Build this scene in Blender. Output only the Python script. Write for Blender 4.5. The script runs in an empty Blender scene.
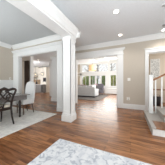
import bpy, bmesh, math, random
from mathutils import Vector, Matrix
random.seed(7)
S = bpy.context.scene
C = S.collection
PI = math.pi

# ---------------------------------------------------------------- camera
cam = bpy.data.cameras.new('camera'); co = bpy.data.objects.new('camera', cam); C.objects.link(co)
co.location = (0, 0, 1.1); co.rotation_euler = (PI/2, 0, math.radians(25))
cam.sensor_width = 36; cam.lens = 36*103/165; cam.clip_start = .02
S.camera = co
# ---------------------------------------------------------------- world, lights, exposure
S.view_settings.view_transform = 'Standard'; S.view_settings.look = 'None'
S.view_settings.gamma = 1; S.view_settings.use_curve_mapping = False
S.view_settings.exposure = 0.52
w = bpy.data.worlds.new('sky'); S.world = w; w.use_nodes = True
bg = w.node_tree.nodes['Background']; bg.inputs[0].default_value = (.93, .97, 1, 1); bg.inputs[1].default_value = .85
def area(name, loc, rot, sx, sy, power, col=(1, 1, 1)):
    l = bpy.data.lights.new(name, 'AREA'); l.shape = 'RECTANGLE'; l.size = sx; l.size_y = sy
    l.energy = power; l.color = col
    o = bpy.data.objects.new(name, l); C.objects.link(o); o.location = loc; o.rotation_euler = rot
    return o
area('entry_uplight', (1.3, -1.3, .4), (PI/2+1.45, 0, 0), 3.0, 1.0, 165, (.89, .95, 1))  # unseen uplight added low behind the camera to lift the foyer ceiling
area('dining_uplight', (-4.0, -1.2, .9), (PI/2+1.3, 0, .8), 2.2, 1.4, 105, (.87, .94, 1))  # added lamp tilted up out of view, brightens dining ceiling and walls
area('stair_fill', (3.0, .6, 1.5), (PI/2+.35, 0, PI/2), 2.6, 1.8, 32, (.92, .96, 1))  # fill lamp added beyond the right edge to even out the foyer
area('family_daylight', (-3.1, 10.3, 1.9), (-PI/2, 0, 0), 3.9, 2.4, 90, (1, .98, .94))
area('family_side_fill', (-.3, 7.6, 1.7), (PI/2, 0, PI/2-.35), 3.0, 2.0, 120, (.97, .99, 1))  # fill added in front of the solid right wall, brightens the family room
area('kitchen_fill', (-8.5, 5.1, 2.2), (PI/2, 0, .5), 2.5, 1.2, 105, (.98, .98, 1))  # unseen lamp set against a solid wall to brighten the kitchen
area('side_room_area', (2.6, 5.9, 1.8), (PI/2, 0, PI/2), 1.6, 1.6, 22, (1, .97, .93))  # area lamp inside the side room, aimed at its left wall

# ---------------------------------------------------------------- materials
def lin(c):
    return tuple(((v/255)/12.92 if v/255 <= .04045 else ((v/255+.055)/1.055)**2.4) for v in c)+(1,)
def mat(name, rgb, rough=.5, metal=0, noise=0, scale=20, rgb2=None, emit=0, bump=0, spec=.5, stretch=None, trans=0):
    m = bpy.data.materials.new(name); m.use_nodes = True; nt = m.node_tree; N = nt.nodes; L = nt.links
    b = N['Principled BSDF']; b.inputs['Roughness'].default_value = rough; b.inputs['Metallic'].default_value = metal
    b.inputs['Specular IOR Level'].default_value = spec
    c1 = lin(rgb); b.inputs['Base Color'].default_value = c1
    if rgb2 is None and noise == 0: noise = .03
    tc = N.new('ShaderNodeTexCoord'); mp = N.new('ShaderNodeMapping'); L.new(tc.outputs['Object'], mp.inputs[0])
    if stretch: mp.inputs['Scale'].default_value = stretch
    nz = N.new('ShaderNodeTexNoise'); nz.inputs['Scale'].default_value = scale; nz.inputs['Detail'].default_value = 4
    L.new(mp.outputs[0], nz.inputs[0])
    rp = N.new('ShaderNodeValToRGB'); L.new(nz.outputs[0], rp.inputs[0])
    rp.color_ramp.elements[0].position = .35; rp.color_ramp.elements[1].position = .65
    c2 = lin(rgb2) if rgb2 else tuple(v*(1-noise) for v in c1[:3])+(1,)
    rp.color_ramp.elements[0].color = c2; rp.color_ramp.elements[1].color = c1
    L.new(rp.outputs[0], b.inputs['Base Color'])
    if emit:
        b.inputs['Emission Color'].default_value = c1; b.inputs['Emission Strength'].default_value = emit
    if trans: b.inputs['Transmission Weight'].default_value = trans
    if bump:
        bp = N.new('ShaderNodeBump'); bp.inputs['Strength'].default_value = bump; bp.inputs['Distance'].default_value = .01
        L.new(nz.outputs[0], bp.inputs['Height']); L.new(bp.outputs[0], b.inputs['Normal'])
    return m
M = {}
M['wall'] = mat('beige_paint', (197, 187, 173), .8)
M['trim'] = mat('white_trim_paint', (236, 236, 234), .4)
M['ceil'] = mat('ceiling_paint', (230, 233, 235), .9)
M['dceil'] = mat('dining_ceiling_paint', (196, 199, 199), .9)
M['fceil'] = mat('family_ceiling_paint', (214, 212, 208), .9)
M['dark'] = mat('espresso_wood', (48, 36, 31), .3, rgb2=(34, 25, 21), scale=30)
M['tabletop'] = mat('charcoal_tabletop', (128, 124, 122), .25, rgb2=(104, 100, 98), stretch=(1, 8, 1), scale=6)
M['cream'] = mat('cream_seat_fabric', (222, 212, 196), .9, rgb2=(206, 194, 178), scale=60)
M['white_fabric'] = mat('white_linen', (226, 225, 224), .9, rgb2=(212, 211, 210), scale=50, bump=.2)
M['legwood'] = mat('walnut_leg', (92, 66, 48), .4, rgb2=(72, 50, 36))
M['rail'] = mat('oak_handrail', (160, 108, 68), .35, rgb2=(132, 84, 50), stretch=(2, 12, 12), scale=5)
M['carpet'] = mat('grey_stair_carpet', (184, 178, 171), .95, rgb2=(158, 152, 146), scale=90, bump=.5)
M['sofa'] = mat('pale_grey_upholstery', (196, 196, 195), .9, rgb2=(182, 182, 181), scale=50)
M['armchair'] = mat('slate_upholstery', (120, 116, 120), .9, rgb2=(96, 92, 98), scale=40)
M['rust'] = mat('rust_velvet', (120, 62, 50), .8, rgb2=(92, 44, 38))
M['blackish'] = mat('charcoal_fabric', (56, 54, 58), .8, rgb2=(40, 38, 42))
M['frug'] = mat('family_rug_wool', (124, 118, 112), .95, rgb2=(92, 87, 84), scale=9)
M['island'] = mat('grey_cabinet_paint', (132, 130, 128), .5)
M['counter'] = mat('white_quartz', (238, 236, 232), .2, rgb2=(222, 218, 214), scale=4)
M['cab'] = mat('cream_cabinet_paint', (232, 226, 214), .45)
M['tan'] = mat('tan_tile', (188, 160, 126), .4, rgb2=(160, 132, 100), scale=12)
M['steel'] = mat('brushed_steel', (150, 150, 152), .3, metal=1, stretch=(1, 1, 20))
M['plate'] = mat('plastic_switch_plate', (244, 242, 236), .3)
M['curtain'] = mat('brown_curtain_cloth', (74, 58, 46), .9, rgb2=(56, 42, 34), stretch=(20, 20, .5), scale=3)
M['leaf'] = mat('leaf_green', (158, 184, 96), .7, rgb2=(104, 134, 62), scale=3)
M['leaf2'] = mat('leaf_yellow_green', (206, 206, 116), .7, rgb2=(150, 162, 84), scale=3)
M['bark'] = mat('grey_bark', (122, 112, 106), .9, rgb2=(96, 88, 82), scale=8)
M['grass'] = mat('lawn', (118, 140, 76), .9, rgb2=(90, 112, 56), scale=2)
M['lampglow'] = mat('lit_lens', (255, 246, 230), .5, emit=6)
M['bulb'] = mat('lit_bulb', (255, 214, 160), .5, emit=2.5)
M['palebark'] = mat('pale_grey_bark', (178, 172, 168), .9, rgb2=(150, 144, 140), scale=8)
M['vent'] = mat('grey_register', (150, 150, 150), .4)
M['consolewood'] = mat('red_brown_table_wood', (142, 92, 62), .4, rgb2=(112, 70, 46), stretch=(1, 6, 6), scale=5)
M['flower'] = mat('mauve_petals', (196, 168, 170), .8, rgb2=(168, 136, 142), scale=30)
M['floorboard2'] = mat('oak_tread', (150, 104, 72), .3, rgb2=(118, 78, 52), stretch=(6, 1, 6), scale=5)
# drum shade: lit linen
m = bpy.data.materials.new('lit_linen_shade'); m.use_nodes = True
b = m.node_tree.nodes['Principled BSDF']; b.inputs['Base Color'].default_value = lin((240, 208, 168)); b.inputs['Roughness'].default_value = .9
b.inputs['Emission Color'].default_value = lin((250, 205, 150)); b.inputs['Emission Strength'].default_value = .22
M['shade'] = m
# glass
m = bpy.data.materials.new('window_glass'); m.use_nodes = True; nt = m.node_tree
for n in list(nt.nodes): nt.nodes.remove(n)
o_ = nt.nodes.new('ShaderNodeOutputMaterial'); mx = nt.nodes.new('ShaderNodeMixShader'); tr = nt.nodes.new('ShaderNodeBsdfTransparent'); gl = nt.nodes.new('ShaderNodeBsdfGlossy')
gl.inputs['Roughness'].default_value = .02; mx.inputs[0].default_value = .06
nt.links.new(tr.outputs[0], mx.inputs[1]); nt.links.new(gl.outputs[0], mx.inputs[2]); nt.links.new(mx.outputs[0], o_.inputs[0])
M['glass'] = m
# hardwood floor: boards along X
def plank_mat():
    m = bpy.data.materials.new('hardwood_planks'); m.use_nodes = True; nt = m.node_tree; N = nt.nodes; L = nt.links
    b = N['Principled BSDF']
    tc = N.new('ShaderNodeTexCoord'); br = N.new('ShaderNodeTexBrick')
    L.new(tc.outputs['Object'], br.inputs['Vector'])
    br.inputs['Scale'].default_value = 1; br.inputs['Brick Width'].default_value = 1.05; br.inputs['Row Height'].default_value = .105
    br.inputs['Mortar Size'].default_value = .002; br.inputs['Mortar Smooth'].default_value = .2; br.inputs['Bias'].default_value = -.1
    br.offset = .37; br.offset_frequency = 2
    br.inputs['Color1'].default_value = lin((166, 114, 74)); br.inputs['Color2'].default_value = lin((112, 68, 40)); br.inputs['Mortar'].default_value = lin((74, 48, 32))
    mp = N.new('ShaderNodeMapping'); mp.inputs['Scale'].default_value = (1.3, 11, 1); L.new(tc.outputs['Object'], mp.inputs[0])
    nz = N.new('ShaderNodeTexNoise'); nz.inputs['Scale'].default_value = 2.2; nz.inputs['Detail'].default_value = 6; nz.inputs['Distortion'].default_value = .6
    L.new(mp.outputs[0], nz.inputs[0])
    rp = N.new('ShaderNodeValToRGB'); L.new(nz.outputs[0], rp.inputs[0])
    rp.color_ramp.elements[0].position = .3; rp.color_ramp.elements[0].color = (.42, .37, .33, 1)
    rp.color_ramp.elements[1].position = .62; rp.color_ramp.elements[1].color = (1.08, 1.05, 1.0, 1)
    mu = N.new('ShaderNodeMix'); mu.data_type = 'RGBA'; mu.blend_type = 'MULTIPLY'; mu.inputs[0].default_value = 1
    L.new(br.outputs[0], mu.inputs[6]); L.new(rp.outputs[0], mu.inputs[7])
    L.new(mu.outputs[2], b.inputs['Base Color'])
    b.inputs['Roughness'].default_value = .27; b.inputs['Specular IOR Level'].default_value = .45
    bp = N.new('ShaderNodeBump'); bp.inputs['Strength'].default_value = .12; bp.inputs['Distance'].default_value = .004
    L.new(nz.outputs[0], bp.inputs['Height']); L.new(bp.outputs[0], b.inputs['Normal'])
    return m
M['floor'] = plank_mat()
def rug_mat(name, base, mid, dark, s1, amount, edge):
    m = bpy.data.materials.new(name); m.use_nodes = True; nt = m.node_tree; N = nt.nodes; L = nt.links
    b = N['Principled BSDF']; b.inputs['Roughness'].default_value = .97; b.inputs['Specular IOR Level'].default_value = .1
    tc = N.new('ShaderNodeTexCoord')
    def noise(sc, det, dis):
        n = N.new('ShaderNodeTexNoise'); n.inputs['Scale'].default_value = sc; n.inputs['Detail'].default_value = det; n.inputs['Distortion'].default_value = dis
        L.new(tc.outputs['Object'], n.inputs[0]); return n
    a = noise(s1, 8, 2.5); r1 = N.new('ShaderNodeValToRGB'); L.new(a.outputs[0], r1.inputs[0])
    e = r1.color_ramp.elements; e[0].position = .42; e[0].color = lin(mid); e[1].position = .56; e[1].color = lin(base)
    c = noise(s1*3.2, 6, 1.5); r2 = N.new('ShaderNodeValToRGB'); L.new(c.outputs[0], r2.inputs[0])
    e = r2.color_ramp.elements; e[0].position = edge; e[0].color = (amount,)*3+(1,); e[1].position = edge+.08; e[1].color = (0, 0, 0, 1)
    mx = N.new('ShaderNodeMix'); mx.data_type = 'RGBA'; L.new(r2.outputs[0], mx.inputs[0]); L.new(r1.outputs[0], mx.inputs[6]); mx.inputs[7].default_value = lin(dark)
    L.new(mx.outputs[2], b.inputs['Base Color'])
    return m
M['rug'] = rug_mat('distressed_blue_grey_rug', (220, 220, 221), (200, 202, 206), (152, 157, 168), 3.6, .7, .39)
M['drug'] = rug_mat('faded_ivory_rug', (232, 229, 223), (216, 213, 208), (192, 190, 188), 3, .5, .36)
M['print'] = rug_mat('grey_botanical_print', (226, 228, 227), (212, 214, 214), (140, 144, 146), 6, .9, .43)
M['beadboard'] = mat('grey_blue_mat', (150, 152, 148), .7)

# ---------------------------------------------------------------- helpers
def box(bm, x0, y0, z0, x1, y1, z1, rot=None, piv=None):
    r = bmesh.ops.create_cube(bm, size=1)
    for v in r['verts']:
        v.co = Vector(((x0+x1)/2+v.co.x*(x1-x0), (y0+y1)/2+v.co.y*(y1-y0), (z0+z1)/2+v.co.z*(z1-z0)))
    if rot is not None: bmesh.ops.rotate(bm, verts=r['verts'], cent=piv or (0, 0, 0), matrix=rot)
    return r['verts']
def cyl(bm, x, y, z0, z1, r0, r1=None, n=20):
    r1 = r0 if r1 is None else r1
    r = bmesh.ops.create_cone(bm, cap_ends=True, segments=n, radius1=r0, radius2=r1, depth=z1-z0)
    bmesh.ops.translate(bm, verts=r['verts'], vec=(x, y, (z0+z1)/2)); return r['verts']
def lathe(bm, x, y, prof, n=24):
    rings = []
    for rr, z in prof:
        rings.append([bm.verts.new((x+rr*math.cos(2*PI*i/n), y+rr*math.sin(2*PI*i/n), z)) for i in range(n)])
    for a, b_ in zip(rings, rings[1:]):
        for i in range(n): bm.faces.new((a[i], a[(i+1) % n], b_[(i+1) % n], b_[i]))
    bm.faces.new(list(reversed(rings[0]))); bm.faces.new(rings[-1])
def tube(bm, pts, rad, n=8, flat=1.0):
    pts = [Vector(p) for p in pts]; rings = []
    rads = rad if isinstance(rad, (list, tuple)) else [rad]*len(pts)
    for i, p in enumerate(pts):
        t = (pts[min(i+1, len(pts)-1)]-pts[max(i-1, 0)]).normalized()
        up = Vector((0, 1, 0)) if abs(t.y) < .9 else Vector((0, 0, 1))
        a = t.cross(up).normalized(); b_ = t.cross(a).normalized()
        rings.append([bm.verts.new(p+a*math.cos(2*PI*k/n)*rads[i]+b_*math.sin(2*PI*k/n)*rads[i]*flat) for k in range(n)])
    for q, r in zip(rings, rings[1:]):
        for k in range(n): bm.faces.new((q[k], q[(k+1) % n], r[(k+1) % n], r[k]))
    bm.faces.new(list(reversed(rings[0]))); bm.faces.new(rings[-1])
def prism(bm, prof, axis, a, b_):
    """extrude 2D profile (u,z) along axis 'x' or 'y' from a to b"""
    def P(u, z, t): return (t, u, z) if axis == 'x' else (u, t, z)
    A = [bm.verts.new(P(u, z, a)) for u, z in prof]; B = [bm.verts.new(P(u, z, b_)) for u, z in prof]
    n = len(prof); bm.faces.new(A); bm.faces.new(list(reversed(B)))
    for i in range(n): bm.faces.new((A[i], B[i], B[(i+1) % n], A[(i+1) % n]))
def obj(name, bm, m, parent=None, bevel=0, smooth=False, sub=0, origin=None):
    bmesh.ops.recalc_face_normals(bm, faces=bm.faces)
    me = bpy.data.meshes.new(name)
    if origin: bmesh.ops.translate(bm, verts=bm.verts, vec=-Vector(origin))
    bm.to_mesh(me); bm.free(); me.materials.append(m)
    o = bpy.data.objects.new(name, me); C.objects.link(o)
    if origin: o.location = origin
    if smooth:
        for p in me.polygons: p.use_smooth = True
    if bevel:
        d = o.modifiers.new('bevel', 'BEVEL'); d.width = bevel; d.segments = 2; d.limit_method = 'ANGLE'
    if sub:
        d = o.modifiers.new('sub', 'SUBSURF'); d.levels = sub; d.render_levels = sub
    if parent: o.parent = parent
    return o
def B(): return bmesh.new()
def boxes(name, lst, m, parent=None, bevel=0, **k):
    bm = B()
    for l in lst: box(bm, *l)
    return obj(name, bm, m, parent, bevel, **k)
def struct(o): o['kind'] = 'structure'; return o
def tag(o, label, cat, group=None, kind=None):
    o['label'] = label; o['category'] = cat
    if group: o['group'] = group
    if kind: o['kind'] = kind
    return o
def thing(name, label, cat, loc=(0, 0, 0), rz=0, group=None):
    o = bpy.data.objects.new(name, None); C.objects.link(o); o.location = loc; o.rotation_euler = (0, 0, rz)
    o.empty_display_size = .1
    return tag(o, label, cat, group)
def copy_tree(o, parent=None):
    c = o.copy(); C.objects.link(c); c.parent = parent
    for ch in list(o.children): copy_tree(ch, c)
    return c

# ================================================================ SHELL
CZ = 2.9
struct(boxes('floor', [(-13, -1.5, -.1, 3.2, 10.5, 0)], M['floor']))
bm = B()
box(bm, -1.79, -1.5, CZ, 3.2, 3.2, CZ+.1); box(bm, -2.68, 3.2, CZ, 3.2, 4.9, CZ+.1)
struct(obj('ceiling', bm, M['ceil']))
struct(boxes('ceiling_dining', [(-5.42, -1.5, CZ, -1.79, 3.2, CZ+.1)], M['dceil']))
struct(boxes('ceiling_kitchen', [(-13, 3.2, CZ, -2.68, 9.1, CZ+.1)], M['ceil']))
struct(boxes('ceiling_family', [(-5.92, 4.9, 3.4, .5, 10.6, 3.5)], M['fceil']))
struct(boxes('ceiling_side_room', [(.5, 4.9, 2.6, 3.2, 7.2, 2.7)], M['wall']))
struct(boxes('wall_back', [(-5.42, -1.62, 0, -4.9, -1.5, CZ), (-2.3, -1.62, 0, -.5, -1.5, CZ), (2.4, -1.62, 0, 3.2, -1.5, CZ), (-4.9, -1.62, 2.5, -2.3, -1.5, CZ),
                           (-4.9, -1.62, 0, -2.3, -1.5, .6), (-.5, -1.62, 2.6, 2.4, -1.5, CZ)], M['wall']))
struct(boxes('wall_left', [(-5.42, -1.5, 0, -5.3, 3.2, CZ)], M['wall']))
struct(boxes('trim_1', [(-5.3, -1.5, .14, -5.285, 3.2, 1.16), (-5.3, -1.5, 1.16, -5.25, 3.2, 1.22)], M['trim'], bevel=.006))
struct(boxes('baseboard_left', [(-5.3, -1.5, 0, -5.27, 3.2, .15)], M['trim']))
# dining back wall with the wide cased opening to the kitchen hall
struct(boxes('wall_dining', [(-5.42, 3.2, 0, -4.9, 3.35, CZ), (-2.56, 3.2, 0, -2.33, 3.35, CZ), (-4.9, 3.2, 2.36, -2.56, 3.35, CZ)], M['wall']))
def fluted(lst, x0, x1, y, z0, z1):      # raised edges of a flat casing board
    lst += [(x0, y-.02, z0, x1, y, z1), (x0, y-.03, z0, x0+.03, y-.02, z1), (x1-.03, y-.03, z0, x1, y-.02, z1)]
l = []; fluted(l, -5.27, -4.9, 3.2, 0, 2.36); fluted(l, -2.56, -2.31, 3.2, 0, 2.36)
l += [(-5.29, 3.16, 2.36, -2.29, 3.2, 2.4), (-5.27, 3.17, 2.4, -2.31, 3.2, 2.55), (-5.3, 3.13, 2.55, -2.27, 3.2, 2.6), (-5.3, 3.1, 2.6, -2.25, 3.2, 2.64),
      (-4.9, 3.2, 0, -4.87, 3.36, 2.33), (-2.59, 3.2, 0, -2.56, 3.36, 2.33), (-4.9, 3.2, 2.33, -2.56, 3.36, 2.36),
      (-5.27, 3.16, 0, -4.9, 3.19, .16), (-2.57, 3.16, 0, -2.3, 3.2, .16), (-2.6, 3.3, 0, -2.32, 3.37, .16)]
struct(boxes('trim_2', l, M['trim'], bevel=.004))
# stub wall beside the hall
struct(boxes('wall_hall', [(-2.45, 3.35, 0, -2.33, 3.6, CZ), (-2.82, 3.6, 0, -2.33, 3.7, CZ), (-2.82, 3.7, 0, -2.68, 4.75, CZ)], M['wall']))
struct(boxes('baseboard_hall', [(-2.33, 3.2, 0, -2.31, 3.7, .15), (-2.68, 3.7, 0, -2.66, 4.73, .15)], M['trim']))
# far wall with family room opening and side doorway
FO = (-2.61, -.52)
struct(boxes('wall_far', [(-2.82, 4.75, 0, FO[0], 4.9, CZ), (FO[1], 4.75, 0, .62, 4.9, CZ), (1.5, 4.75, 0, 3.2, 4.9, CZ),
                          (FO[0], 4.75, 2.32, FO[1], 4.9, 3.45), (.62, 4.75, 2.27, 1.5, 4.9, CZ)], M['wall']))
l = []; fluted(l, FO[1], -.28, 4.75, 0, 2.32); fluted(l, -2.68, FO[0], 4.75, 0, 2.32)
l += [(-2.68, 4.71, 2.32, -.26, 4.75, 2.35), (-2.68, 4.72, 2.35, -.28, 4.75, 2.5), (-2.68, 4.68, 2.5, -.24, 4.75, 2.55), (-2.68, 4.65, 2.55, -.21, 4.75, 2.59),
      (FO[1]-.03, 4.75, 0, FO[1], 4.91, 2.29), (FO[0], 4.75, 0, FO[0]+.03, 4.91, 2.29), (FO[0], 4.75, 2.29, FO[1], 4.91, 2.32)]
struct(boxes('trim_3', l, M['trim'], bevel=.004))
l = []; fluted(l, .52, .62, 4.75, 0, 2.27); fluted(l, 1.5, 1.6, 4.75, 0, 2.27)
l += [(.52, 4.72, 2.27, 1.6, 4.75, 2.39), (.5, 4.7, 2.39, 1.62, 4.75, 2.43), (.62, 4.75, 0, .645, 4.91, 2.25), (1.475, 4.75, 0, 1.5, 4.91, 2.25), (.62, 4.75, 2.245, 1.5, 4.91, 2.27)]
struct(boxes('trim_4', l, M['trim'], bevel=.004))
struct(boxes('baseboard_far', [(-.28, 4.725, 0, .52, 4.75, .17), (-.28, 4.735, .17, .52, 4.75, .2), (1.6, 4.725, 0, 3.2, 4.75, .19)], M['trim'], bevel=.004))
# crown mouldings
def crown(name, axis, a, b_, w0, sgn, h=.16, d=.13):
    u = lambda t: w0+sgn*t
    prof = [(u(0), CZ), (u(0), CZ-h), (u(.02), CZ-h), (u(.02), CZ-h+.03), (u(.05), CZ-h+.05), (u(d-.03), CZ-.04), (u(d), CZ-.03), (u(d), CZ)]
    bm = B(); prism(bm, prof, axis, a, b_); return struct(obj(name, bm, M['trim']))
crown('trim_5', 'x', -2.68, 3.2, 4.75, -1)
crown('trim_6', 'x', -5.3, -1.9, 3.2, -1)
crown('trim_7', 'y', -1.5, 3.07, -5.3, 1)
crown('trim_8', 'y', 3.7, 4.62, -2.68, 1)
# beam with its cornice, carried by the column
bm = B()
box(bm, -1.79, -1.5, 2.40, -1.48, 2.74, 2.62)
pr = [(-1.76, 2.62), (-1.48, 2.40), (-1.48, 2.46), (-1.45, 2.49), (-1.41, 2.58), (-1.37, 2.60), (-1.37, 2.65), (-1.76, 2.65)]
prism(bm, [(-1.48, 2.43), (-1.45, 2.45), (-1.43, 2.53), (-1.38, 2.60), (-1.38, 2.66), (-1.79, 2.66), (-1.79, 2.43)], 'y', -1.5, 2.74)
prism(bm, [(2.74, 2.43), (2.77, 2.45), (2.79, 2.53), (2.84, 2.60), (2.84, 2.66), (2.7, 2.66), (2.7, 2.43)], 'x', -1.79, -1.38)
box(bm, -1.79, -1.5, 2.66, -1.66, 2.74, CZ)
prism(bm, [(-1.79, CZ), (-1.79, 2.74), (-1.81, 2.74), (-1.90, 2.87), (-1.90, CZ)], 'y', -1.5, 2.74)
struct(obj('trim_9', bm, M['trim']))
# column
col = thing('column', 'square white panelled column standing between the foyer floor and the dining room', 'column', (-1.635, 2.575, 0))
cx, cy = 0, 0
bm = B(); box(bm, -.125, -.125, .2, .125, .125, 2.3)
for fx in (-1, 1):           # raised stiles that leave a sunken panel on every face
    for (a, b_) in ((-.137, -.09), (.09, .137)):
        box(bm, a, fx*.131-.006, .22, b_, fx*.131+.006, 2.3); box(bm, fx*.131-.006, a, .22, fx*.131+.006, b_, 2.3)
    for (z0, z1) in ((.22, .30), (2.22, 2.3)):
        box(bm, -.09, fx*.131-.006, z0, .09, fx*.131+.006, z1); box(bm, fx*.131-.006, -.09, z0, fx*.131+.006, .09, z1)
obj('shaft', bm, M['trim'], col)
boxes('base', [(-.16, -.16, 0, .16, .16, .17), (-.147, -.147, .17, .147, .147, .22)], M['trim'], col, bevel=.006)
boxes('capital', [(-.15, -.15, 2.3, .15, .15, 2.34), (-.138, -.138, 2.34, .138, .138, 2.402)], M['trim'], col, bevel=.004)

# ---- kitchen hall shell
struct(boxes('wall_kitchen_hall', [(-13, 4.8, 0, -6.1, 4.95, CZ)], M['wall']))
struct(boxes('trim_10', [(-6.1, 4.76, 0, -6.0, 4.97, CZ), (-4.28, 4.78, 0, -3.86, 4.96, 2.5), (-4.33, 4.74, 2.5, -3.8, 5.0, 2.62), (-4.3, 4.76, 0, -3.84, 4.98, .17),
                          (-5.95, 6.5, 0, -5.62, 6.75, 2.45), (-6.02, 6.45, 2.45, -5.55, 6.8, 2.6), (-5.97, 6.48, 0, -5.6, 6.77, .17)], M['trim'], bevel=.005))
struct(boxes('wall_kitchen_side', [(-3.86, 4.8, 0, -2.82, 4.95, CZ), (-5.62, 6.55, 0, -5.1, 6.7, CZ)], M['wall']))
struct(boxes('wall_kitchen_back', [(-13, 9.06, 0, -6.2, 9.16, CZ)], M['cab']))
struct(boxes('wall_kitchen_right', [(-6.2, 6.7, 0, -6.05, 9.1, CZ)], M['trim']))
# ---- family room shell
struct(boxes('wall_family_left', [(-5.92, 6.7, 0, -5.82, 10.6, 3.5)], M['wall']))
struct(boxes('wall_family_right', [(-.1, 4.9, 0, .0, 10.6, 3.5)], M['wall']))
WX = (-5.21, -1.0)
l = [(-5.92, 10.5, 0, WX[0], 10.65, 3.4), (WX[1], 10.5, 0, .0, 10.65, 3.4)]
struct(boxes('wall_family_back', l, M['wall']))
struct(boxes('wall_family_window', [(WX[0], 10.5, 0, WX[1], 10.65, .72), (WX[0], 10.5, 1.86, WX[1], 10.65, 2.22), (WX[0], 10.5, 3.05, WX[1], 10.65, 3.4),
     (-2.3, 10.5, .72, -1.85, 10.65, 1.86), (-5.21, 10.5, .72, -4.98, 10.65, 3.05), (-4.1, 10.5, .72, -4.0, 10.65, 1.86), (-3.42, 10.5, .72, -3.32, 10.65, 1.86), (-2.86, 10.5, .72, -2.78, 10.65, 1.86),
     (-1.25, 10.5, .72, -1.0, 10.65, 3.05), (-2.05, 10.5, 2.22, -1.9, 10.65, 3.05), (-3.72, 10.5, 2.22, -3.6, 10.65, 3.05)], M['trim']))
wn = 0
def window(x0, x1, z0, z1, cols, rows, y=10.56):
    global wn; wn += 1
    w_ = bpy.data.objects.new('window_%d' % wn, None); C.objects.link(w_); w_.location = ((x0+x1)/2, y, z0); struct(w_)
    hx = (x1-x0)/2; h = z1-z0; t = .045
    boxes('window_frame', [(-hx, -.03, 0, -hx+t, .03, h), (hx-t, -.03, 0, hx, .03, h), (-hx+t, -.03, 0, hx-t, .03, t), (-hx+t, -.03, h-t, hx-t, .03, h)], M['trim'], w_)
    l = []
    for i in range(1, cols): x = -hx+(x1-x0)*i/cols; l.append((x-.014, -.015, t, x+.014, .015, h-t))
    for i in range(1, rows): z = h*i/rows; l.append((-hx+t, -.013, z-.012, hx-t, .013, z+.012))
    if l: boxes('muntins', l, M['trim'], w_)
    boxes('pane', [(-hx+t, -.004, t, hx-t, .004, h-t)], M['glass'], w_)
for x0, x1 in ((-4.98, -4.1), (-4.0, -3.42), (-3.32, -2.86), (-2.78, -2.3), (-1.85, -1.25)):
    window(x0, x1, .72, 1.86, 2 if x1-x0 > .55 else 1, 1)
for x0, x1 in ((-4.98, -3.72), (-3.6, -2.05), (-1.9, -1.25)):
    window(x0, x1, 2.22, 3.05, 5 if x1-x0 > 1 else 2, 3)
struct(boxes('trim_11', [(-5.82, 10.44, 1.84, -.1, 10.5, 1.9), (-5.82, 10.46, 2.12, -.1, 10.5, 2.2), (-5.82, 10.38, 3.16, -.1, 10.5, 3.4), (-5.3, 10.42, .66, -.9, 10.5, .72)], M['trim'], bevel=.005))
# ceiling beams of the family room
struct(boxes('trim_12', [(-5.82, 7.2, 3.18, -.1, 7.42, 3.4), (-5.82, 9.3, 3.18, -.1, 9.52, 3.4)], M['trim'], bevel=.01))
struct(boxes('trim_13', [(-4.3, 4.9, 3.2, -4.1, 10.5, 3.4), (-2.1, 4.9, 3.2, -1.9, 10.5, 3.4)], M['trim'], bevel=.01))
# side room beyond the doorway
struct(boxes('wall_side_room', [(.0, 7.0, 0, 3.2, 7.12, 2.7), (.35, 4.9, 0, .45, 7.0, 2.7)], M['wall']))
struct(boxes('wall_right', [(3.1, 1.9, 0, 3.2, 4.75, CZ), (3.1, -1.5, 0, 3.2, -.7, CZ), (3.1, -.7, 2.4, 3.2, 1.9, CZ), (3.1, -.7, 0, 3.2, 1.9, .6)], M['wall']))
struct(boxes('ground', [(-30, 10.66, -.3, 20, 40, -.2)], M['grass']))

# ================================================================ THINGS
# foreground rug
bm = B(); box(bm, -1.245, -.9, 0, 1.9, 1.63, .012)
tag(obj('area_rug', bm, M['rug'], bevel=.004), 'pale rug with distressed blue grey pattern in the foreground of the foyer', 'rug')
bm = B(); box(bm, -5.2, -1.3, 0, -2.32, 2.87, .012)
tag(obj('area_rug', bm, M['drug'], bevel=.004), 'faded ivory rug under the dining table and chairs', 'rug')
bm = B(); box(bm, -4.6, 6.0, 0, -1.7, 9.4, .012)
tag(obj('area_rug', bm, M['frug'], bevel=.004), 'grey brown rug on the family room floor beside the sofa', 'rug')

# ---- dining table
RZ = .012
t = thing('dining_table', 'rectangular dark charcoal dining table between the carved chair and the white chair', 'table', (-3.8, 1.5, RZ))
boxes('tabletop', [(-.9, -.78, .695, .9, .78, .72)], M['tabletop'], t, bevel=.008)
boxes('apron', [(-.84, .68, .56, .84, .71, .695), (-.84, -.71, .56, .84, -.68, .695), (.81, -.68, .56, .84, .68, .695), (-.84, -.68, .56, -.81, .68, .695)], M['tabletop'], t)
for sx in (-1, 1):
    for sy in (-1, 1):
        bm = B(); lathe(bm, sx*.62, sy*.62, [(.03, 0), (.036, .03), (.024, .06), (.034, .25), (.045, .45), (.03, .52), (.045, .55), (.045, .61)], 14); obj('leg', bm, M['dark'], t, smooth=True)

# ---- carved chair (back towards the camera)
ch = thing('dining_chair', 'dark carved wooden dining chair with openwork back and cream seat', 'chair', (-2.80, 1.41, RZ), math.radians(90))
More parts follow.
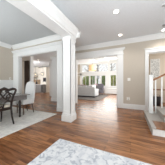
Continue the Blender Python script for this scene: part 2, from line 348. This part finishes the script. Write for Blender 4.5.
# local: rear at y=0, seat extends +y
for s in (-1, 1):
    bm = B(); tube(bm, [(s*.275, -.03, 0), (s*.255, .01, .2), (s*.24, .03, .44)], [.019, .022, .026]); obj('leg', bm, M['dark'], ch, smooth=True)
for s in (-1, 1):
    bm = B(); tube(bm, [(s*.23, .47, 0), (s*.235, .455, .12), (s*.225, .44, .3), (s*.22, .44, .44)], [.015, .018, .026, .03]); obj('leg', bm, M['dark'], ch, smooth=True)
boxes('seat_frame', [(-.25, .0, .39, .25, .04, .46), (-.25, .43, .39, .25, .47, .46), (-.25, .04, .39, -.21, .43, .46), (.21, .04, .39, .25, .43, .46)], M['dark'], ch, bevel=.008)
bm = B(); box(bm, -.235, .03, .45, .235, .455, .51); obj('seat', bm, M['cream'], ch, bevel=.022, smooth=False)
bk = B()
ZK = .9
def lean(z): return .02-.14*(z-.44)/.56
def zc(z): return .44+(z-.44)*ZK
for s in (-1, 1):
    tube(bk, [(s*.235, lean(.44), zc(.44)), (s*.225, lean(.6), zc(.6)), (s*.245, lean(.78), zc(.78)), (s*.28, lean(.93), zc(.93)), (s*.27, lean(.97), zc(.965))], [.03, .027, .027, .03, .026], flat=.8)
tube(bk, [(-.27, lean(.96), zc(.965)), (-.2, lean(.97), zc(.985)), (-.1, lean(.95), zc(.955)), (0, lean(1.0), zc(1.0)), (.1, lean(.95), zc(.955)), (.2, lean(.97), zc(.985)), (.27, lean(.96), zc(.965))], [.026, .032, .034, .038, .034, .032, .026], flat=.7)
obj('back_frame', bk, M['dark'], ch, smooth=True)
bk = B()
def lpt(x, z): return (x, lean(z), zc(z))
for s in (-1, 1):
    tube(bk, [lpt(s*.04, .46), lpt(s*.05, .58), lpt(s*.13, .68), lpt(s*.17, .78), lpt(s*.12, .88), lpt(s*.03, .93)], .021, flat=.6)
    tube(bk, [lpt(s*.22, .60), lpt(s*.14, .66), lpt(s*.03, .74), lpt(-s*.04, .84), lpt(-s*.12, .95)], .02, flat=.6)
    tube(bk, [lpt(s*.235, .80), lpt(s*.16, .86), lpt(s*.08, .80), lpt(s*.1, .7)], .019, flat=.6)
tube(bk, [lpt(-.06, .46), lpt(0, .52), lpt(.06, .46)], .021, flat=.6)
obj('carved_splat', bk, M['dark'], ch, smooth=True)

# ---- white upholstered chair
wc = thing('dining_chair', 'white upholstered high back dining chair with tapered wooden legs', 'chair', (-3.42, 2.66, RZ), PI-.12)
# local: rear at y=0, faces +y (turned to face the camera side)
for s in (-1, 1):
    bm = B(); tube(bm, [(s*.2, -.03, 0), (s*.195, .0, .2), (s*.19, .03, .36)], [.017, .021, .026]); obj('leg', bm, M['legwood'], wc, smooth=True)
for s in (-1, 1):
    bm = B(); tube(bm, [(s*.2, .34, 0), (s*.2, .34, .36)], [.016, .026]); obj('leg', bm, M['legwood'], wc, smooth=True)
boxes('seat', [(-.25, -.02, .34, .25, .38, .5)], M['white_fabric'], wc, bevel=.03)
bm = B()
prof = [(-.23, .34), (.23, .34), (.25, .6), (.25, .85), (.235, 1.0), (.19, 1.08), (.1, 1.12), (0, 1.13), (-.1, 1.12), (-.19, 1.08), (-.235, 1.0), (-.25, .85), (-.25, .6)]
prof = [(x*1.1, z) for x, z in prof]
f0 = [bm.verts.new((x, .02-.10*(z-.34)+.05, z)) for x, z in prof]; f1 = [bm.verts.new((x, -.06-.10*(z-.34)+.05, z)) for x, z in prof]
bm.faces.new(f0); bm.faces.new(list(reversed(f1)))
for i in range(len(prof)): bm.faces.new((f0[i], f1[i], f1[(i+1) % len(prof)], f0[(i+1) % len(prof)]))
obj('backrest', bm, M['white_fabric'], wc, bevel=.02)

# ---- staircase
st = thing('staircase', 'lowest stair flight with white risers, oak treads and grey carpet at the right edge', 'staircase', (.4, 3.2, 0))
def L_(x, y, z): return (x-.4, y-3.2, z)
def sbox(name, b_, m, **k):
    lst = [(L_(*q[:3])+L_(*q[3:])) for q in b_]; return boxes(name, lst, m, st, **k)
n = 7; rise, run = .17, .3
for i in range(n):
    x = .40+run*i; z = rise*i
    sbox('riser', [(x+.02, 2.57, 0, x+.3, 3.93, z+rise-.03)], M['trim'])
    sbox('tread', [(x, 2.55, z+rise-.03, x+run+.02, 3.95, z+rise)], M['floorboard2'], bevel=.006)
    if i == 0:
        cp = [(x-.006, 3.0, z+rise-.035, x+run+.02, 3.96, z+rise+.008), (x-.006, 2.545, z+rise-.035, x+.075, 3.0, z+rise+.008), (x+.012, 2.56, 0, x+.02, 3.94, z+rise-.035)]
    else:
        cp = [(x-.006, 3.0, z+rise-.035, x+run+.02, 3.96, z+rise+.008), (x+.012, 3.0, z, x+.02, 3.94, z+rise-.03)]
    sbox('stair_carpet', cp, M['carpet'])
# newel
nw = thing('newel_post', 'square white newel post with flat cap at the foot of the stairs', 'post', (.56, 3.72, .178))
boxes('shaft', [(-.05, -.05, 0, .05, .05, 1.1), (-.057, -.057, 0, .057, .057, .2), (-.057, -.057, .95, .057, .057, .98)], M['trim'], nw, bevel=.004)
boxes('post_cap', [(-.068, -.068, 1.1, .068, .068, 1.13), (-.05, -.05, 1.13, .05, .05, 1.15)], M['trim'], nw, bevel=.006)
# handrail
bm = B(); prism(bm, [(3.69, 0), (3.685, .03), (3.70, .055), (3.74, .055), (3.755, .03), (3.75, 0)], 'x', 0, 1)
x0, x1 = .61, 2.3
for v in bm.verts:
    f = v.co.x; v.co.x = x0+(x1-x0)*f; v.co.z = v.co.z+1.14+(x1-x0)*f*.567
tag(obj('handrail', bm, M['rail'], bevel=.006), 'orange brown oak handrail sloping up from the white newel post', 'handrail')
xs = [.68+.15*i for i in range(11)]
base = None
for i, x in enumerate(xs):
    zb = rise*(int((x-.4)/run)+1)+.0085
    zt = 1.137+(x-x0)*.567
    bm = B(); h = zt-zb; box(bm, -.016, -.016, 0, .016, .016, h)
    o = obj('baluster', bm, M['trim']); o.location = (x, 3.72, zb)
    if i < 4: lab = ['white square baluster nearest the newel post', 'second white baluster from the newel post', 'third white baluster from the newel post', 'fourth white baluster from the newel post'][i]
    else: lab = 'white square baluster higher up the stairs'
    tag(o, lab, 'baluster', 'balusters under the handrail')

# ---- recessed lights, detector, vent
def rlight(x, y, lab, group='recessed ceiling lights', power=18, r=.064):
    t = thing('ceiling_light', lab, 'light', (x, y, CZ-.012), 0, group)
    bm = B(); lathe(bm, 0, 0, [(r+.02, .012), (r+.02, .004), (r, 0), (r, .012)], 24); obj('light_trim', bm, M['trim'], t)
    bm = B(); cyl(bm, 0, 0, -.004, .004, r-.005, r-.005, 24); obj('light_lens', bm, M['lampglow'], t)
    l = bpy.data.lights.new('recessed_lamp', 'SPOT'); l.energy = power; l.spot_size = 2.4; l.spot_blend = .8; l.shadow_soft_size = .06; l.color = (1, .96, .91)
    o = bpy.data.objects.new('recessed_lamp', l); C.objects.link(o); o.location = (0, 0, -.03); o.parent = t
rlight(-.33, 2.72, 'round recessed ceiling light nearest the camera')
rlight(-.35, 4.12, 'recessed ceiling light just in front of the family room opening')
rlight(1.03, 4.35, 'recessed ceiling light near the right edge above the side doorway')
rlight(-6.53, 5.85, 'nearer recessed light in the kitchen hall ceiling', power=10, r=.05)
rlight(-7.23, 6.51, 'farther recessed light in the kitchen hall ceiling', power=10, r=.05)
bm = B(); lathe(bm, 0, 0, [(.04, -.03), (.06, -.022), (.065, 0)], 20)
o = obj('smoke_detector', bm, M['vent']); o.location = (.97, 4.0, CZ); tag(o, 'small grey smoke detector on the ceiling at the right edge', 'smoke detector')
t = thing('ceiling_vent', 'slatted grey vent in the foyer ceiling near the right top corner', 'vent', (.75, 2.98, CZ-.01))
boxes('frame', [(-.09, -.05, 0, .09, .05, .01)], M['trim'], t); boxes('slats', [(-.08, -.04+.02*i, -.004, .08, -.03+.02*i, 0) for i in range(4)], M['vent'], t)

# ---- switches and outlets
def plate(x, z, kind, lab):
    t = thing('light_switch' if kind == 's' else 'wall_outlet', lab, 'switch' if kind == 's' else 'outlet', (x, 4.742, z))
    boxes('cover_plate', [(-.055, 0, -.06, .055, .008, .06)], M['plate'], t, bevel=.003)
    if kind == 's': boxes('rocker', [(-.035, -.005, -.035, -.005, 0, .035), (.005, -.005, -.035, .035, 0, .035)], M['trim'], t)
    else: [boxes('socket', [(-.02, -.003, z_, .02, 0, z_+.033)], M['vent'], t) for z_ in (.012, -.045)]
plate(-.06, 1.23, 's', 'white double light switch on the beige wall right of the family room opening')
plate(-.09, .42, 'o', 'white wall outlet low on the beige wall above the baseboard')
t = thing('light_switch', 'small white switch on the beige dining wall above the chair rail', 'switch', (-5.292, 3.05, 1.29))
boxes('cover_plate', [(-.008, -.04, -.055, 0, .04, .055)], M['plate'], t, bevel=.002); boxes('rocker', [(0, -.014, -.03, .005, .014, .03)], M['vent'], t)

# ---- hall curtain (dark strip)
bm = B()
prof = []
for i in range(33):
    x = -6.58+.44*i/32; prof.append((x, 4.70+.02*math.sin(i*PI/3)))
vb = [bm.verts.new((x, y, .02)) for x, y in prof]; vt = [bm.verts.new((x, y, 2.55)) for x, y in prof]
for i in range(32): bm.faces.new((vb[i], vb[i+1], vt[i+1], vt[i]))
o = obj('curtain', bm, M['curtain'], smooth=True); d = o.modifiers.new('t', 'SOLIDIFY'); d.thickness = .01
tag(o, 'dark brown gathered curtain hanging beside the passage to the kitchen', 'curtain')
bm = B(); tube(bm, [(-6.75, 4.70, 2.57), (-6.2, 4.70, 2.57)], .012)
tag(obj('curtain_rod', bm, M['dark']), 'thin dark rod carrying the brown curtain', 'curtain rod')

# ---- kitchen
isl = thing('kitchen_island', 'grey kitchen island with pale stone worktop and open end shelves', 'kitchen island', (-8.9, 7.9, 0))
boxes('body', [(-.75, 0, .08, .45, .38, .87), (-.72, .04, 0, .7, .35, .08), (.45, 0, .08, .48, .38, .87), (.72, 0, .08, .75, .38, .87), (.48, .35, .08, .72, .38, .87)], M['island'], isl)
boxes('shelf', [(.48, .02, .34, .72, .35, .36)], M['island'], isl); boxes('shelf', [(.48, .02, .6, .72, .35, .62)], M['island'], isl)
boxes('door', [(-.73, -.02, .12, -.38, 0, .84), ], M['island'], isl, bevel=.004)
boxes('door', [(-.35, -.02, .12, .02, 0, .84)], M['island'], isl, bevel=.004)
boxes('door', [(.05, -.02, .12, .42, 0, .84)], M['island'], isl, bevel=.004)
boxes('worktop', [(-.8, -.05, .87, .8, .42, .91)], M['counter'], isl, bevel=.004)
def cabinet(x0, x1, y0, y1, z0, z1, nd, lab, m, glassy=False):
    t = thing('kitchen_cabinet', lab, 'cabinet', ((x0+x1)/2, y1, z0))
    hx = (x1-x0)/2; d = y1-y0; h = z1-z0
    boxes('body', [(-hx, -d, 0, hx, 0, h)], m, t)
    for i in range(nd):
        a = -hx+2*hx*i/nd+.012; b_ = -hx+2*hx*(i+1)/nd-.012
        dr = boxes('door', [(a, -d-.018, .012, b_, -d, h-.012), (a, -d-.026, .012, a+.05, -d-.018, h-.012), (b_-.05, -d-.026, .012, b_, -d-.018, h-.012), (a+.05, -d-.026, h-.07, b_-.05, -d-.018, h-.012), (a+.05, -d-.026, .012, b_-.05, -d-.018, .07)], m, t)
        boxes('handle', [(b_-.035, -d-.05, h*.4, b_-.022, -d-.03, h*.4+.14)], M['steel'], dr)
cabinet(-11.3, -10.75, 8.65, 9.0, 1.45, 2.75, 1, 'cream wall cabinet left of the range hood in the kitchen', M['cab'])
cabinet(-9.75, -9.1, 8.65, 9.0, 1.45, 2.75, 2, 'cream wall cabinet right of the range hood in the kitchen', M['cab'])
cabinet(-9.05, -8.2, 8.4, 9.0, .0, 2.75, 2, 'tall cream pantry cabinet at the right of the kitchen', M['cab'])
cabinet(-11.3, -10.55, 8.4, 9.0, 0, .87, 2, 'cream base cabinet left of the kitchen range', M['cab'])
cabinet(-9.78, -9.08, 8.4, 9.0, 0, .87, 2, 'cream base cabinet right of the kitchen range', M['cab'])
hd = thing('range_hood', 'tan range hood above the kitchen range', 'range hood', (-10.2, 9.0, 1.75))
bm = B(); prism(bm, [(-.5, 0), (-.5, .12), (-.3, .5), (-.28, 1.149), (0, 1.149), (0, 0)], 'x', -.42, .42); obj('hood_body', bm, M['cab'], hd)
boxes('hood_band', [(-.43, -.51, 0, .43, 0, .06)], M['tan'], hd)
rg = thing('kitchen_range', 'dark kitchen range under the hood', 'range', (-10.16, 9.0, 0))
boxes('body', [(-.36, -.62, .05, .36, 0, .9)], M['steel'], rg); boxes('oven_door', [(-.32, -.66, .15, .32, -.62, .68)], M['blackish'], rg, bevel=.005)
boxes('cooktop', [(-.36, -.62, .9, .36, 0, .92)], M['blackish'], rg); boxes('handle', [(-.28, -.7, .64, .28, -.68, .66)], M['steel'], rg)
struct(boxes('trim_14', [(-11.3, 9.03, .92, -9.1, 9.06, 1.44)], M['tan']))
bo = thing('wall_oven', 'black built in wall oven face in the tall cream pantry', 'oven', (-8.42, 8.36, 1.2))
boxes('oven_door', [(-.2, -.03, 0, .2, 0, .42)], M['blackish'], bo, bevel=.004); boxes('handle', [(-.17, -.06, .36, .17, -.045, .38)], M['steel'], bo)
gv = thing('glass_vase', 'dark vase standing on the pale kitchen island worktop', 'vase', (-9.25, 8.05, .911))
bm = B(); lathe(bm, 0, 0, [(.06, 0), (.09, .1), (.07, .22), (.03, .3), (.045, .36)], 16); obj('vase_body', bm, M['blackish'], gv, smooth=True)
bm = B()
for i in range(5): tube(bm, [(0, 0, .3), (.05*math.cos(i*1.3), .05*math.sin(i*1.3), .5), (.12*math.cos(i*1.3), .12*math.sin(i*1.3), .66)], .008, 5)
obj('twigs', bm, M['bark'], gv)
for i, (x, lab) in enumerate(((-9.5, 'left glass and dark metal lantern over the kitchen island'), (-8.5, 'right glass and dark metal lantern over the kitchen island'))):
    t = thing('lantern_pendant', lab, 'pendant light', (x, 8.1, 1.85), 0, 'lanterns over the kitchen island')
    boxes('lantern_frame', [(-.1, -.1, 0, .1, .1, .015), (-.1, -.1, .3, .1, .1, .32), (-.1, -.1, .015, -.085, -.085, .3), (.085, -.1, .015, .1, -.085, .3), (-.1, .085, .015, -.085, .1, .3), (.085, .085, .015, .1, .1, .3)], M['dark'], t)
    bm = B(); tube(bm, [(0, 0, .32), (0, 0, 1.045)], .008); obj('rod', bm, M['dark'], t)
    bm = B(); q = bmesh.ops.create_icosphere(bm, subdivisions=2, radius=.04); bmesh.ops.translate(bm, verts=q['verts'], vec=(0, 0, .15)); obj('bulb', bm, M['bulb'], t)
def stool(x, y, lab):
    t = thing('bar_stool', lab, 'stool', (x, y, 0), 0, 'stools at the kitchen island')
    for sx in (-1, 1):
        for sy in (-1, 1):
            bm = B(); tube(bm, [(sx*.18, sy*.17, 0), (sx*.14, sy*.13, .62)], [.014, .018]); obj('leg', bm, M['dark'], t)
    boxes('seat', [(-.19, -.18, .62, .19, .18, .68)], M['blackish'], t, bevel=.02)
    bm = B(); box(bm, -.19, -.2, .68, .19, -.16, .95); obj('backrest', bm, M['dark'], t, bevel=.02)
stool(-9.7, 7.55, 'dark stool standing at the left end of the grey kitchen island')
stool(-10.25, 7.6, 'dark stool farthest left beside the kitchen island')

# ---- family room
sf = thing('sofa', 'pale grey sofa seen from behind in the family room', 'sofa', (-3.2, 7.05, RZ))
boxes('frame', [(-.88, 0, .09, .88, .14, .76), (-.88, .14, .09, .88, .86, .36)], M['sofa'], sf, bevel=.03)
boxes('arm', [(-.92, .02, .09, -.72, .9, .6)], M['sofa'], sf, bevel=.04); boxes('arm', [(.72, .02, .09, .92, .9, .6)], M['sofa'], sf, bevel=.04)
for i in range(3): boxes('back_cushion', [(-.7+.47*i, .10, .42, -.25+.47*i, .3, .86)], M['sofa'], sf, bevel=.05)
for i in range(3): boxes('seat_cushion', [(-.7+.47*i, .3, .36, -.25+.47*i, .88, .48)], M['sofa'], sf, bevel=.04)
boxes('plinth', [(-.84, .04, .03, .84, .82, .09)], M['blackish'], sf)
for sx in (-.8, .8):
    for sy in (.08, .78): boxes('foot', [(sx-.03, sy-.03, 0, sx+.03, sy+.03, .03)], M['dark'], sf)
def pillow(x, y, z, s, m, lab, rx=.3, rz=0):
    bm = B(); bmesh.ops.create_cube(bm, size=1); bmesh.ops.subdivide_edges(bm, edges=bm.edges, cuts=5, use_grid_fill=True)
    for v in bm.verts:
        a, c = v.co.x*2, v.co.z*2
        pz = (1-abs(a)**2.5)*(1-abs(c)**2.5)
        v.co = Vector((v.co.x*s, v.co.y*(.05+.2*max(pz, 0))*1.0*s/.42, v.co.z*s))
    o = obj('throw_pillow', bm, m, smooth=True); o.location = (x, y, z); o.rotation_euler = (rx, 0, rz)
    return tag(o, lab, 'pillow', 'pillows in the family room')
pillow(-3.45, 7.5, .73, .4, M['rust'], 'rust pillow showing above the back of the pale sofa', -.25)
pillow(-3.8, 7.5, .72, .38, M['blackish'], 'charcoal pillow at the left of the pale sofa', -.25)
pillow(-2.62, 7.5, .72, .42, M['white_fabric'], 'white pillow at the right end of the pale sofa', -.25)
ac = thing('armchair', 'slate grey armchair near the family room windows', 'armchair', (-2.6, 9.2, .0), .1)
boxes('seat', [(-.33, -.33, .14, .33, .3, .44)], M['armchair'], ac, bevel=.04)
boxes('backrest', [(-.36, .22, .14, .36, .38, .98)], M['armchair'], ac, bevel=.05)
boxes('arm', [(-.4, -.34, .14, -.28, .3, .6)], M['armchair'], ac, bevel=.04); boxes('arm', [(.28, -.34, .14, .4, .3, .6)], M['armchair'], ac, bevel=.04)
for sx in (-.3, .3):
    for sy in (-.28, .3): bm = B(); cyl(bm, sx, sy, 0, .15, .018, .026, 10); obj('leg', bm, M['dark'], ac)
ct = thing('coffee_table', 'low dark coffee table on the family room rug', 'table', (-2.75, 8.45, RZ))
boxes('tabletop', [(-.32, -.3, .38, .32, .3, .43)], M['blackish'], ct, bevel=.008)
for sx in (-.27, .27):
    for sy in (-.25, .25): boxes('leg', [(sx-.025, sy-.025, 0, sx+.025, sy+.025, .38)], M['dark'], ct)
vs = thing('flower_vase', 'vase of mauve flowers on the dark coffee table', 'vase', (-2.7, 8.45, .442))
bm = B(); lathe(bm, 0, 0, [(.05, 0), (.07, .06), (.065, .14), (.035, .2), (.045, .23)], 16); obj('vase_body', bm, M['blackish'], vs, smooth=True)
bm = B()
for i in range(9):
    a = i*2.4; r = .04+.012*i; tube(bm, [(0, 0, .2), (r*.5*math.cos(a), r*.5*math.sin(a), .34), (r*math.cos(a), r*math.sin(a), .44+.02*(i % 4))], .005, 5)
obj('stems', bm, M['leaf'], vs)
bm = B()
for i in range(9):
    a = i*2.4; r = .04+.012*i
    q = bmesh.ops.create_icosphere(bm, subdivisions=2, radius=.045)
    bmesh.ops.translate(bm, verts=q['verts'], vec=(r*math.cos(a), r*math.sin(a), .45+.02*(i % 4)))
    for v in q['verts']: v.co += Vector((random.uniform(-1, 1), random.uniform(-1, 1), random.uniform(-1, 1)))*.008
obj('flower_heads', bm, M['flower'], vs)
bn = thing('window_bench', 'white cushioned bench below the family room windows', 'bench', (-1.45, 10.1, 0))
boxes('bench_body', [(-.75, -.2, .04, .75, .3, .44)], M['trim'], bn, bevel=.01); boxes('cushion', [(-.74, -.21, .44, .74, .3, .54)], M['white_fabric'], bn, bevel=.03)
# drum chandelier
cl = thing('pendant_lamp', 'glowing peach drum pendant lamp hanging in the family room', 'lamp', (-2.80, 7.9, 2.06))
bm = B()
n_ = 36
for rr in (.33, .325):
    pass
a0 = [bm.verts.new((0.29*math.cos(2*PI*i/n_), 0.29*math.sin(2*PI*i/n_), 0)) for i in range(n_)]; a1 = [bm.verts.new((0.29*math.cos(2*PI*i/n_), 0.29*math.sin(2*PI*i/n_), .44)) for i in range(n_)]
for i in range(n_): bm.faces.new((a0[i], a0[(i+1) % n_], a1[(i+1) % n_], a1[i]))
o = obj('lamp_shade', bm, M['shade'], cl); d = o.modifiers.new('t', 'SOLIDIFY'); d.thickness = .006
bm = B(); tube(bm, [(0, 0, .3), (0, 0, 1.33)], .01); lathe(bm, 0, 0, [(.07, 1.31), (.07, 1.338)], 16); obj('rod', bm, M['steel'], cl)
for i in range(3): bm = B(); q = bmesh.ops.create_icosphere(bm, subdivisions=2, radius=.035); bmesh.ops.translate(bm, verts=q['verts'], vec=(.1*math.cos(i*2.09), .1*math.sin(i*2.09), .25)); obj('bulb', bm, M['bulb'], cl)
bm = B()
for i in range(3): tube(bm, [(0, 0, .33), (.1*math.cos(i*2.09), .1*math.sin(i*2.09), .27)], .008)
obj('lamp_arms', bm, M['steel'], cl)

# ---- side room
pf = thing('framed_picture', 'framed grey botanical print hanging on the wall beyond the side doorway', 'picture', (1.25, 6.995, 1.4))
boxes('print', [(-.2, -.02, .02, .2, 0, 1.0)], M['print'], pf)
boxes('picture_frame', [(-.225, -.035, 0, -.2, 0, 1.02), (.2, -.035, 0, .225, 0, 1.02), (-.2, -.035, 0, .2, 0, .02), (-.2, -.035, 1.0, .2, 0, 1.02)], M['trim'], pf)
ct = thing('console_table', 'reddish wooden console table glimpsed between the stair balusters', 'table', (1.35, 6.0, 0))
boxes('tabletop', [(-.45, -.2, .74, .6, .2, .78)], M['consolewood'], ct, bevel=.005)
for sx in (-.41, .12, .56):
    boxes('leg', [(sx-.03, -.18, 0, sx+.03, -.12, .74)], M['consolewood'], ct)
bk_ = thing('storage_basket', 'dark woven basket under the console table', 'basket', (1.14, 6.0, 0))
bm = B(); lathe(bm, 0, 0, [(.13, 0), (.16, .15), (.165, .4), (.15, .42)], 20); obj('basket_body', bm, M['blackish'], bk_, smooth=True)
bm = B(); tube(bm, [(-.15, 0, .38), (-.1, 0, .5), (.1, 0, .5), (.15, 0, .38)], .01); obj('handle', bm, M['dark'], bk_)

# ---- outdoors: trees past the family windows
def tree(x, y, h, r, m, lab):
    t = thing('garden_tree', lab, 'tree', (x, y, -.2), random.random()*6, 'trees outside the family room')
    rnd = random.Random(int(x*100)+int(y*7))
    bm = B(); tube(bm, [(0, 0, 0), (.05, .02, h*.4), (0, .05, h*.8)], [.1, .08, .03]); obj('trunk', bm, M['bark'], t)
    bm = B()
    for i in range(16):
        a = rnd.random()*6.28; z0 = h*(.25+.5*rnd.random()); l = r*(.7+.5*rnd.random())
        p = Vector((0, 0, z0)); q = p+Vector((math.cos(a)*l*.6, math.sin(a)*l*.6, l*.5)); s = q+Vector((math.cos(a+.4)*l*.4, math.sin(a+.4)*l*.4, l*.6))
        tube(bm, [p, q, s], [.03, .018, .006], 5)
    obj('branches', bm, M['bark'], t)
    bm = B()
    for i in range(1900):
        u = rnd.random()*6.28; v = rnd.uniform(-1, 1); rr = r*(.55+.45*rnd.random()); k = math.sqrt(1-v*v)
        c = Vector((rr*k*math.cos(u), rr*k*math.sin(u), h*.5+v*rr*.95*(h*.48/r)))
        s = .11; ax = Vector((rnd.uniform(-1, 1), rnd.uniform(-1, 1), rnd.uniform(-1, 1))).normalized(); bx = ax.orthogonal().normalized()
        bm.faces.new([bm.verts.new(c+ax*s), bm.verts.new(c+bx*s*.6), bm.verts.new(c-ax*s), bm.verts.new(c-bx*s*.6)])
    obj('foliage', bm, m, t)
for x, y, h, r, m, lab in ((-7.9, 13.6, 2.7, 1.1, 'leaf', 'dense green shrub outside the leftmost family window'), (-6.6, 16.4, 2.8, 1.1, 'leaf2', 'yellow green shrub behind the second family window'),
                           (-5.0, 13.6, 2.6, .95, 'leaf', 'green shrub outside the middle family windows'), (-3.2, 15.4, 2.7, 1.05, 'leaf', 'green shrub right of the drum lamp outside'),
                           (-1.6, 13.4, 2.5, .9, 'leaf2', 'yellow green shrub outside the rightmost family window')):
    tree(x, y, h, r, M[m], lab)
def bare(x, y, h, lab):
    rnd = random.Random(int(x*31)); t = thing('bare_tree', lab, 'tree', (x, y, -.2), 0, 'bare trees outside')
    bm = B(); tube(bm, [(0, 0, 0), (.1, 0, h*.5), (0, .1, h)], [.12, .09, .03]); obj('trunk', bm, M['palebark'], t)
    bm = B()
    for i in range(46):
        a = rnd.random()*6.28; z0 = h*(.3+.65*rnd.random()); l = 1.3*(.5+rnd.random())
        p = Vector((0, 0, z0)); q = p+Vector((math.cos(a)*l*.6, math.sin(a)*l*.6, l*.45)); s = q+Vector((math.cos(a+.5)*l*.4, math.sin(a+.5)*l*.4, l*.5))
        tube(bm, [p, q, s], [.035, .022, .01], 5)
    obj('branches', bm, M['palebark'], t)
bare(-7.6, 19, 6, 'bare tree seen in the left transom panes'); bare(-5.4, 18, 6, 'bare tree seen in the middle transom panes'); bare(-3.0, 18, 6, 'bare tree seen in the right transom panes')
